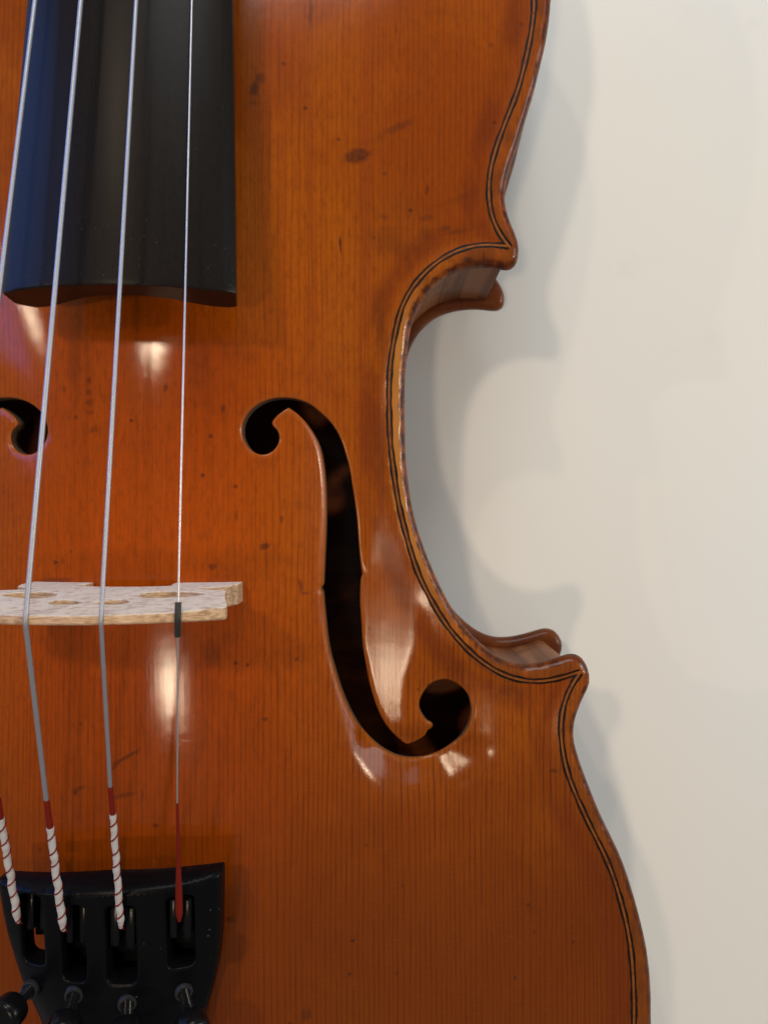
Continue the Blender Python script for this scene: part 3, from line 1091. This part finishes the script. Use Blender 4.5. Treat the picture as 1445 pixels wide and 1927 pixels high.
holes = [ell(11.6, 76.0, 5.4, 2.7, -4, eg=-.35), ell(-12.6, 76.4, 4.7, 2.6, 8, eg=.35), ell(3.6, 82.6, 2.75, 1.75, -14, eg=.3), ell(-3.7, 82.6, 2.8, 1.75, 14, eg=-.3)]
gx, gz = np.meshgrid(np.arange(-23, 23.5, 1.2), np.arange(59, 94, 1.2))
gp = np.c_[gx.ravel(), gz.ravel()]
gp = gp[inside(gp, prof)]
gp = gp[dist_to(gp, prof) > 0.5]
for h_ in holes:
    gp = gp[~inside(gp, h_) & (dist_to(gp, h_) > 0.4)]
Pb, Tb, Ib = sheet([prof] + holes, gp)


def thick(z):
    return np.interp(z, [59, 64, 72, 82, 90, 94], [3.95, 3.85, 3.5, 2.4, 1.55, 1.35])


zb = Pb[:, 1]
lean = np.interp(zb, [59, 94], [0.0, 0.75])
yb = BY0 + lean
yf = yb + thick(zb)
n = len(Pb)
VV = np.vstack([np.c_[BX + Pb[:, 0], yf, zb], np.c_[BX + Pb[:, 0], yb, zb]])
FF, FM = [], []
for t in Tb:
    FF.append((t[2], t[1], t[0]))
    FM.append(0)
    FF.append((t[0] + n, t[1] + n, t[2] + n))
    FM.append(0)
for I in Ib:
    for i in range(len(I)):
        a, b = I[i], I[(i + 1) % len(I)]
        FF.append((a, b, b + n, a + n))
        FM.append(1)
br = link('bridge', VV, FF, M_BFACE, violin, smooth=True, mats=[M_BFACE, M_BEDGE], fmat=FM)
bm = bmesh.new()
bm.from_mesh(br.data)
bmesh.ops.recalc_face_normals(bm, faces=bm.faces)
bm.to_mesh(br.data)
bm.free()
br.data.set_sharp_from_angle(angle=math.radians(40))
bv = br.modifiers.new('bevel', 'BEVEL')
bv.width = 0.22 * S
bv.segments = 2
bv.limit_method = 'ANGLE'
bv.angle_limit = math.radians(50)

# --- strings: metal, silk ends (the G string leaves the frame on the left)
YB = -16.05
#        name  px at top   u on bridge  radius  px of silk start, px of end in the tuner
SPEC = [('g', (67, 0), -16.9, 0.38, (-3, 1500), (2, 1540), (35, 1735)),
        ('d', (153, 0), None, 0.385, (88, 1505), (95, 1557), (120, 1750)),
        ('a', (257, 0), None, 0.325, (208, 1480), (213, 1532), (228, 1745)),
        ('e', (361.5, 0), None, 0.155, (334, 1511), (334, 1512), (338, 1733))]
BRPX = {'d': 48.5, 'a': 190.5, 'e': 335.0}
for nm, ptop, ub, rad, ps, pw, pe in SPEC:
    if ub is None:
        zz = 92.5
        for _ in range(6):
            xb = at(BRPX[nm], 0, zz)[0]
            zz = crown(xb - BX) + rad * 0.55
        ub = xb - BX
    xb, zb0 = BX + ub, crown(ub) + rad * 0.55
    zt = zb0 - 0.137 * 102
    for _ in range(6):
        q = at(ptop[0], ptop[1], zt)
        zt = zb0 - 0.137 * (q[1] - YB)
    dx = (q[0] - xb) / (q[1] - YB)
    # tail side: height falls evenly from the bridge to the claw
    ze = {'g': 72.6, 'd': 74.2, 'a': 74.3, 'e': 72.4}[nm]
    e2 = at(pe[0], pe[1], ze)
    LT = YB - e2[1]

    def tail(px, py):
        z = 80.0
        for _ in range(10):
            r_ = at(px, py, z)
            z = zb0 + (ze - zb0) * (YB - r_[1]) / LT
        return np.array([r_[0], r_[1], z])
    s1, s2, s3 = tail(*ps), tail(*pw), np.array([e2[0], e2[1], ze])
    A = [np.array([xb + dx * (y - YB), y, zb0 - 0.137 * (y - YB)]) for y in (306, 200, 120, 60, 20, 0, -10, -13.5, -15)]
    A += [np.array([xb, YB + 0.25, zb0 - 0.02]), np.array([xb, YB - 0.35, zb0 - 0.06])]
    dirt_ = (s1 - np.array([xb, YB - 0.35, zb0 - 0.06]))
    A += [np.array([xb, YB - 0.35, zb0 - 0.06]) + dirt_ * t for t in (0.02, 0.1, 0.3, 0.6, 0.85, 1.0)]
    V, Fc = tube(A, rad, 14)
    st = link('string', V, Fc, M_WIRE if nm == 'e' else M_STEEL, violin, sharp=60)
    if nm == 'e':
        t = np.linspace(0, 1, 40)
        pth = s1 + np.outer(t, s3 - s1)
        rr = np.interp(t, [0, .05, .45, .75, .93, 1], [.20, .24, .32, .60, .64, .30]) * (1 + 0.03 * np.sin(t * 160))
        V, Fc = tube(pth, rr, 14)
        link('silk_wrap', V, Fc, M_RED, st, sharp=60)
        a0, a1 = at(335, 1141, 91.6), at(335, 1200, 89.2)
        d0 = np.array([xb, YB + 2.3, zb0 - 0.30])
        d1 = np.array([xb, YB + 0.2, zb0 + 0.10])
        d2 = np.array([xb, YB - 0.5, zb0 + 0.02])
        d3 = d2 + dirt_ / np.linalg.norm(dirt_) * 2.6
        pth = np.array([d0, d0 * .5 + d1 * .5, d1, d2, d2 * .5 + d3 * .5, d3])
        V, Fc = tube(pth, 0.50, 18)
        link('string_sleeve', V, Fc, M_RUBBER, st, sharp=50)
    else:
        w = rad + 0.16
        t = np.linspace(0, 1, 14)
        V, Fc = tube(s1 + np.outer(t, s2 - s1), np.interp(t, [0, .05, 1], [rad + .05, rad + .10, rad + .13]), 14)
        link('silk_wrap', V, Fc, M_RED, st, sharp=60)
        L = np.linalg.norm(s3 - s2)
        t = np.linspace(0, 1, 70)
        wob = np.c_[0.07 * np.sin(t * 23 + ub), 0 * t, 0.05 * np.sin(t * 31)] * np.clip(t * 3, 0, 1)[:, None] * np.clip((1 - t) * 20, 0, 1)[:, None]
        pth = s2 + np.outer(t, s3 - s2) + wob
        pitch = 2.75
        rr = (w + 0.10 * np.interp(t, [0, .35, 1], [0.1, .5, 1.0])) * (1 + 0.055 * np.sin(2 * math.pi * t * L / pitch + 1.0) + 0.04 * np.sin(t * 71 + ub))
        rr = rr * np.interp(t, [0, 0.93, 1], [1, 1, .55])
        V, Fc = tube(pth, rr, 16)
        link('white_wrap', V, Fc, M_WHITE, st, sharp=60)
        th = np.linspace(0.03, 0.985, 420)
        cen = s2 + np.outer(th, s3 - s2)
        cen += np.stack([np.interp(th, t, wob[:, k]) for k in range(3)], 1)
        dv = (s3 - s2) / L
        u1 = np.cross(dv, (0, 0, 1.0))
        u1 /= np.linalg.norm(u1)
        u2 = np.cross(dv, u1)
        ang = 2 * math.pi * th * L / pitch + 0.35 * np.sin(th * 17 + ub)
        r3 = np.interp(th, t, rr) + 0.02
        hel = cen + (np.cos(ang) * r3)[:, None] * u1 + (np.sin(ang) * r3)[:, None] * u2
        V, Fc = tube(hel, 0.145, 6)
        link('spiral_thread', V, Fc, M_RED, st, sharp=60)
        V, Fc = tube(np.array([s3 + (s2 - s3) / L * 0.5, s3, s3 + np.array([0.1, -0.9, -1.2])]), [w * .8, w * .62, .15], 10)
        link('thread_end', V, Fc, M_RED, st, sharp=60)

# --- tailpiece with four slots
TZ = 68.6
TPR = [(418.5, 1633), (418, 1665), (416.5, 1720), (413, 1780), (404, 1840), (393, 1885), (380, 1927)]
TPL = [(2, 1650), (8, 1702), (20, 1765), (44, 1848), (75, 1927)]
tr = [at(x, y, TZ) for x, y in TPR] + [(CX - 35.6, -106), (CX - 38.2, -130), (CX - 39.2, -158), (CX - 40.2, -168)]
tl = [at(x, y, TZ) for x, y in TPL] + [(CX - 60.3, -106), (CX - 58.2, -130), (CX - 57.4, -158), (CX - 56.4, -168)]
tr, tl = catmull(tr, 6), catmull(tl, 6)
x0, x1 = tl[0, 0], tr[0, 0]
tcx = 0.5 * (x0 + x1)
frontl = [(x, np.interp(x, [x0, tcx, x1], [tl[0, 1], -63.9, tr[0, 1]])) for x in np.linspace(x0, x1, 30)]
tp = np.vstack([np.array(frontl), tr[1:], tl[::-1][:-1]])
tp = resample(tp, 0.6, closed=True)
if area2(tp) < 0:
    tp = tp[::-1]


def slot(xa, xb_, ya, yb_, z=73.0):
    a = at(xa, ya, z)
    b = at(xb_, yb_, z)
    x_a, x_b, y_a, y_b = a[0], b[0], a[1], b[1]
    r = min(1.3, (x_b - x_a) / 2 - .05)
    pts_ = []
    for cx_, cy_, a0 in ((x_b - r, y_a - r * .6, 0), (x_a + r, y_a - r * .6, 90), (x_a + r, y_b + r, 180), (x_b - r, y_b + r, 270)):
        for k in range(6):
            q = math.radians(a0 + 18 * k)
            ry = r if cy_ < -70 and a0 >= 180 else r * .6
            pts_.append((cx_ + r * math.cos(q), cy_ + ry * math.sin(q)))
    P_ = np.array(pts_)
    return P_ if area2(P_) > 0 else P_[::-1]


SLOTS_PX = [(31, 80, 1686, 1828), (117, 164, 1698, 1850), (203, 258, 1700, 1852), (312, 361, 1690, 1832)]
slots = [slot(*s_) for s_ in SLOTS_PX]


def tp_axis(y):
    return np.interp(y, [-168, -92, -63], [CX - 48.3, CX - 47.6, tcx])


def tp_half(y):
    return np.interp(y, [-168, -158, -130, -106, -92.5, -85, -75, -63], [8, 9.1, 10, 12.3, 14.7, 17.6, 19.4, 19.9])


def tp_top(P):
    x, y = P[:, 0], P[:, 1]
    u = np.clip((x - tp_axis(y)) / tp_half(y), -1.05, 1.05)
    z = 74.6 + 0.085 * (y + 66) - 4.6 * np.abs(u) ** 2.2
    d = dist_to(P, tp)
    fr = np.interp(x, [x0, tcx, x1], [tl[0, 1], -63.9, tr[0, 1]]) - y
    bev = np.interp(np.abs(u), [0, .8, 1], [1.7, 1.35, 0.5])
    k = np.clip(1 - fr / np.maximum(bev, .1), 0, 1)
    z = z - np.interp(np.abs(u), [0, .6, 1.0], [4.3, 3.3, .5]) * k ** 1.15
    e = np.clip(1 - d / 0.6, 0, 1)
    z = z - 0.5 * (1 - np.sqrt(np.maximum(0, 1 - e * e)))
    for s_ in slots:
        e = np.clip(1 - dist_to(P, s_) / 0.5, 0, 1)
        z = z - 0.35 * (1 - np.sqrt(np.maximum(0, 1 - e * e)))
    return z


def tp_bot(P):
    x, y = P[:, 0], P[:, 1]
    u = np.clip((x - tp_axis(y)) / tp_half(y), -1.05, 1.05)
    return np.minimum(69.4 + 0.085 * (y + 66) - 3.4 * np.abs(u) ** 2, tp_top(P) - 0.4)


tpp = [rings(tp, [(0.15, .6), (0.4, .6), (0.75, .6), (1.3, .6), (1.9, .6), (2.6, 1.2)], True, None)]
for s_ in slots:
    sr = resample(s_, 0.4, closed=True)
    tpp.append(rings(sr, [(0.12, .4), (0.3, .4), (0.55, .4), (1.0, .8)], False, None))
slots = [resample(s_, 0.4, closed=True) for s_ in slots]
gx, gy = np.meshgrid(np.arange(-25, 25, 1.0), np.arange(-170, -60, 1.0))
tpp.append(np.c_[gx.ravel(), gy.ravel()])
tpp = np.vstack(tpp)
tpp = tpp[inside(tpp, tp)]
tpp = tpp[dist_to(tpp, tp) > 0.1]
for s_ in slots:
    tpp = tpp[~inside(tpp, s_) & (dist_to(tpp, s_) > 0.1)]
V, Fc, P, nt = slab([tp] + slots, tpp, tp_top, tp_bot)
tail = link('tailpiece', V, Fc, M_PLASTIC, violin, sharp=55)

# tail gut and saddle beyond the frame
V, Fc = tube(np.array([(-3.5, -163, 63), (-3.5, -170, 57), (-3, -174.5, 53), (-1, -176.5, 46), (1, -176.5, 46), (3, -174.5, 53), (3.5, -170, 57), (3.5, -163, 63)]), 1.0, 10)
link('tail_cord', V, Fc, M_RUBBER, violin)

# --- fine tuners: lever in the slot, collar, threaded screw and a round knob
TUN = [((58, 1862), (17, 1905), -1), ((140, 1872), (121, 1935), 1), ((240, 1888), (237, 1947), 2), ((346, 1866), (362, 1932), 3)]
first = None
for k, (pc, pk, j) in enumerate(TUN):
    s_ = slots[k]
    cxs, ya, yb_ = s_[:, 0].mean(), s_[:, 1].max(), s_[:, 1].min()
    hw = (s_[:, 0].max() - s_[:, 0].min()) / 2 - 0.35
    zt = float(tp_top(np.array([[cxs - 3.2, ya - 3]]))[0])
    p1 = box(cxs - hw, cxs - 0.55, ya - 7.6, ya - 0.7, zt - 6.0, zt - 1.15, .3)
    p2 = box(cxs + 0.55, cxs + hw, ya - 7.6, ya - 0.7, zt - 6.0, zt - 1.15, .3)
    p3 = box(cxs - hw + .02, cxs + hw - .02, ya - 10.4, ya - 1.6, zt - 8.0, zt - 4.6, .3)
    p4 = box(cxs - hw + .1, cxs + hw - .1, yb_ + (3.2 if k == 0 else 0.7), ya - 2.0, zt - 9.6, zt - 6.6, .3)
    parts_ = [p1, p2, p3, p4]
    if k:
        parts_.append(box(cxs - hw - 3.6, cxs + hw + 0.8, yb_ - 3.6, ya - 3.0, zt - 10.4, zt - 9.2, .3))  # added black backing, no real lever part, makes the slot look dark
    V, Fc = join(*parts_)
    tn = link('fine_tuner', V, Fc, M_LEVER, violin, sharp=40)
    zc = 73.2
    c0 = np.array(at(pc[0], pc[1], zc))
    zc = float(tp_top(np.array([c0]))[0])
    c0 = np.array(at(pc[0], pc[1], zc))
    zk = zc + 6.2
    c1 = np.array(at(pk[0], pk[1], zk))
    base, head = Vector((c0[0], c0[1], zc)), Vector((c1[0], c1[1], zk))
    ax = (head - base).normalized()
    M = Matrix.Translation(base) @ ax.to_track_quat('Z', 'Y').to_matrix().to_4x4()
    Lx = (head - base).length
    V, Fc = move(lathe([(1.55, -1.2), (1.62, 0.15), (1.55, 0.42), (1.2, 0.5), (1.05, 0.35)], 28), M)
    link('collar', V, Fc, M_GREY, tn, sharp=40)
    pr = []
    zz = -1.0
    while zz < Lx - 1.2:
        pr += [(0.80, zz), (0.98, zz + 0.14), (0.98, zz + 0.18), (0.80, zz + 0.34)]
        zz += 0.40
    V, Fc = move(lathe(pr, 18), M)
    link('screw', V, Fc, M_LEVER, tn, sharp=40)
    Rk = 2.85
    V, Fc = move(lathe([(1.0, Lx - 1.9), (1.7, Lx - 1.7), (Rk - .45, Lx - 1.6), (Rk - .1, Lx - 1.3), (Rk, Lx - .9), (Rk, Lx + 1.2), (Rk - .15, Lx + 1.75), (Rk - .5, Lx + 2.1), (Rk - 1.1, Lx + 2.25), (0.4, Lx + 2.3)], 48), M)
    link('knob', V, Fc, M_LEVER, tn, sharp=50)
print('built', len(bpy.data.objects))
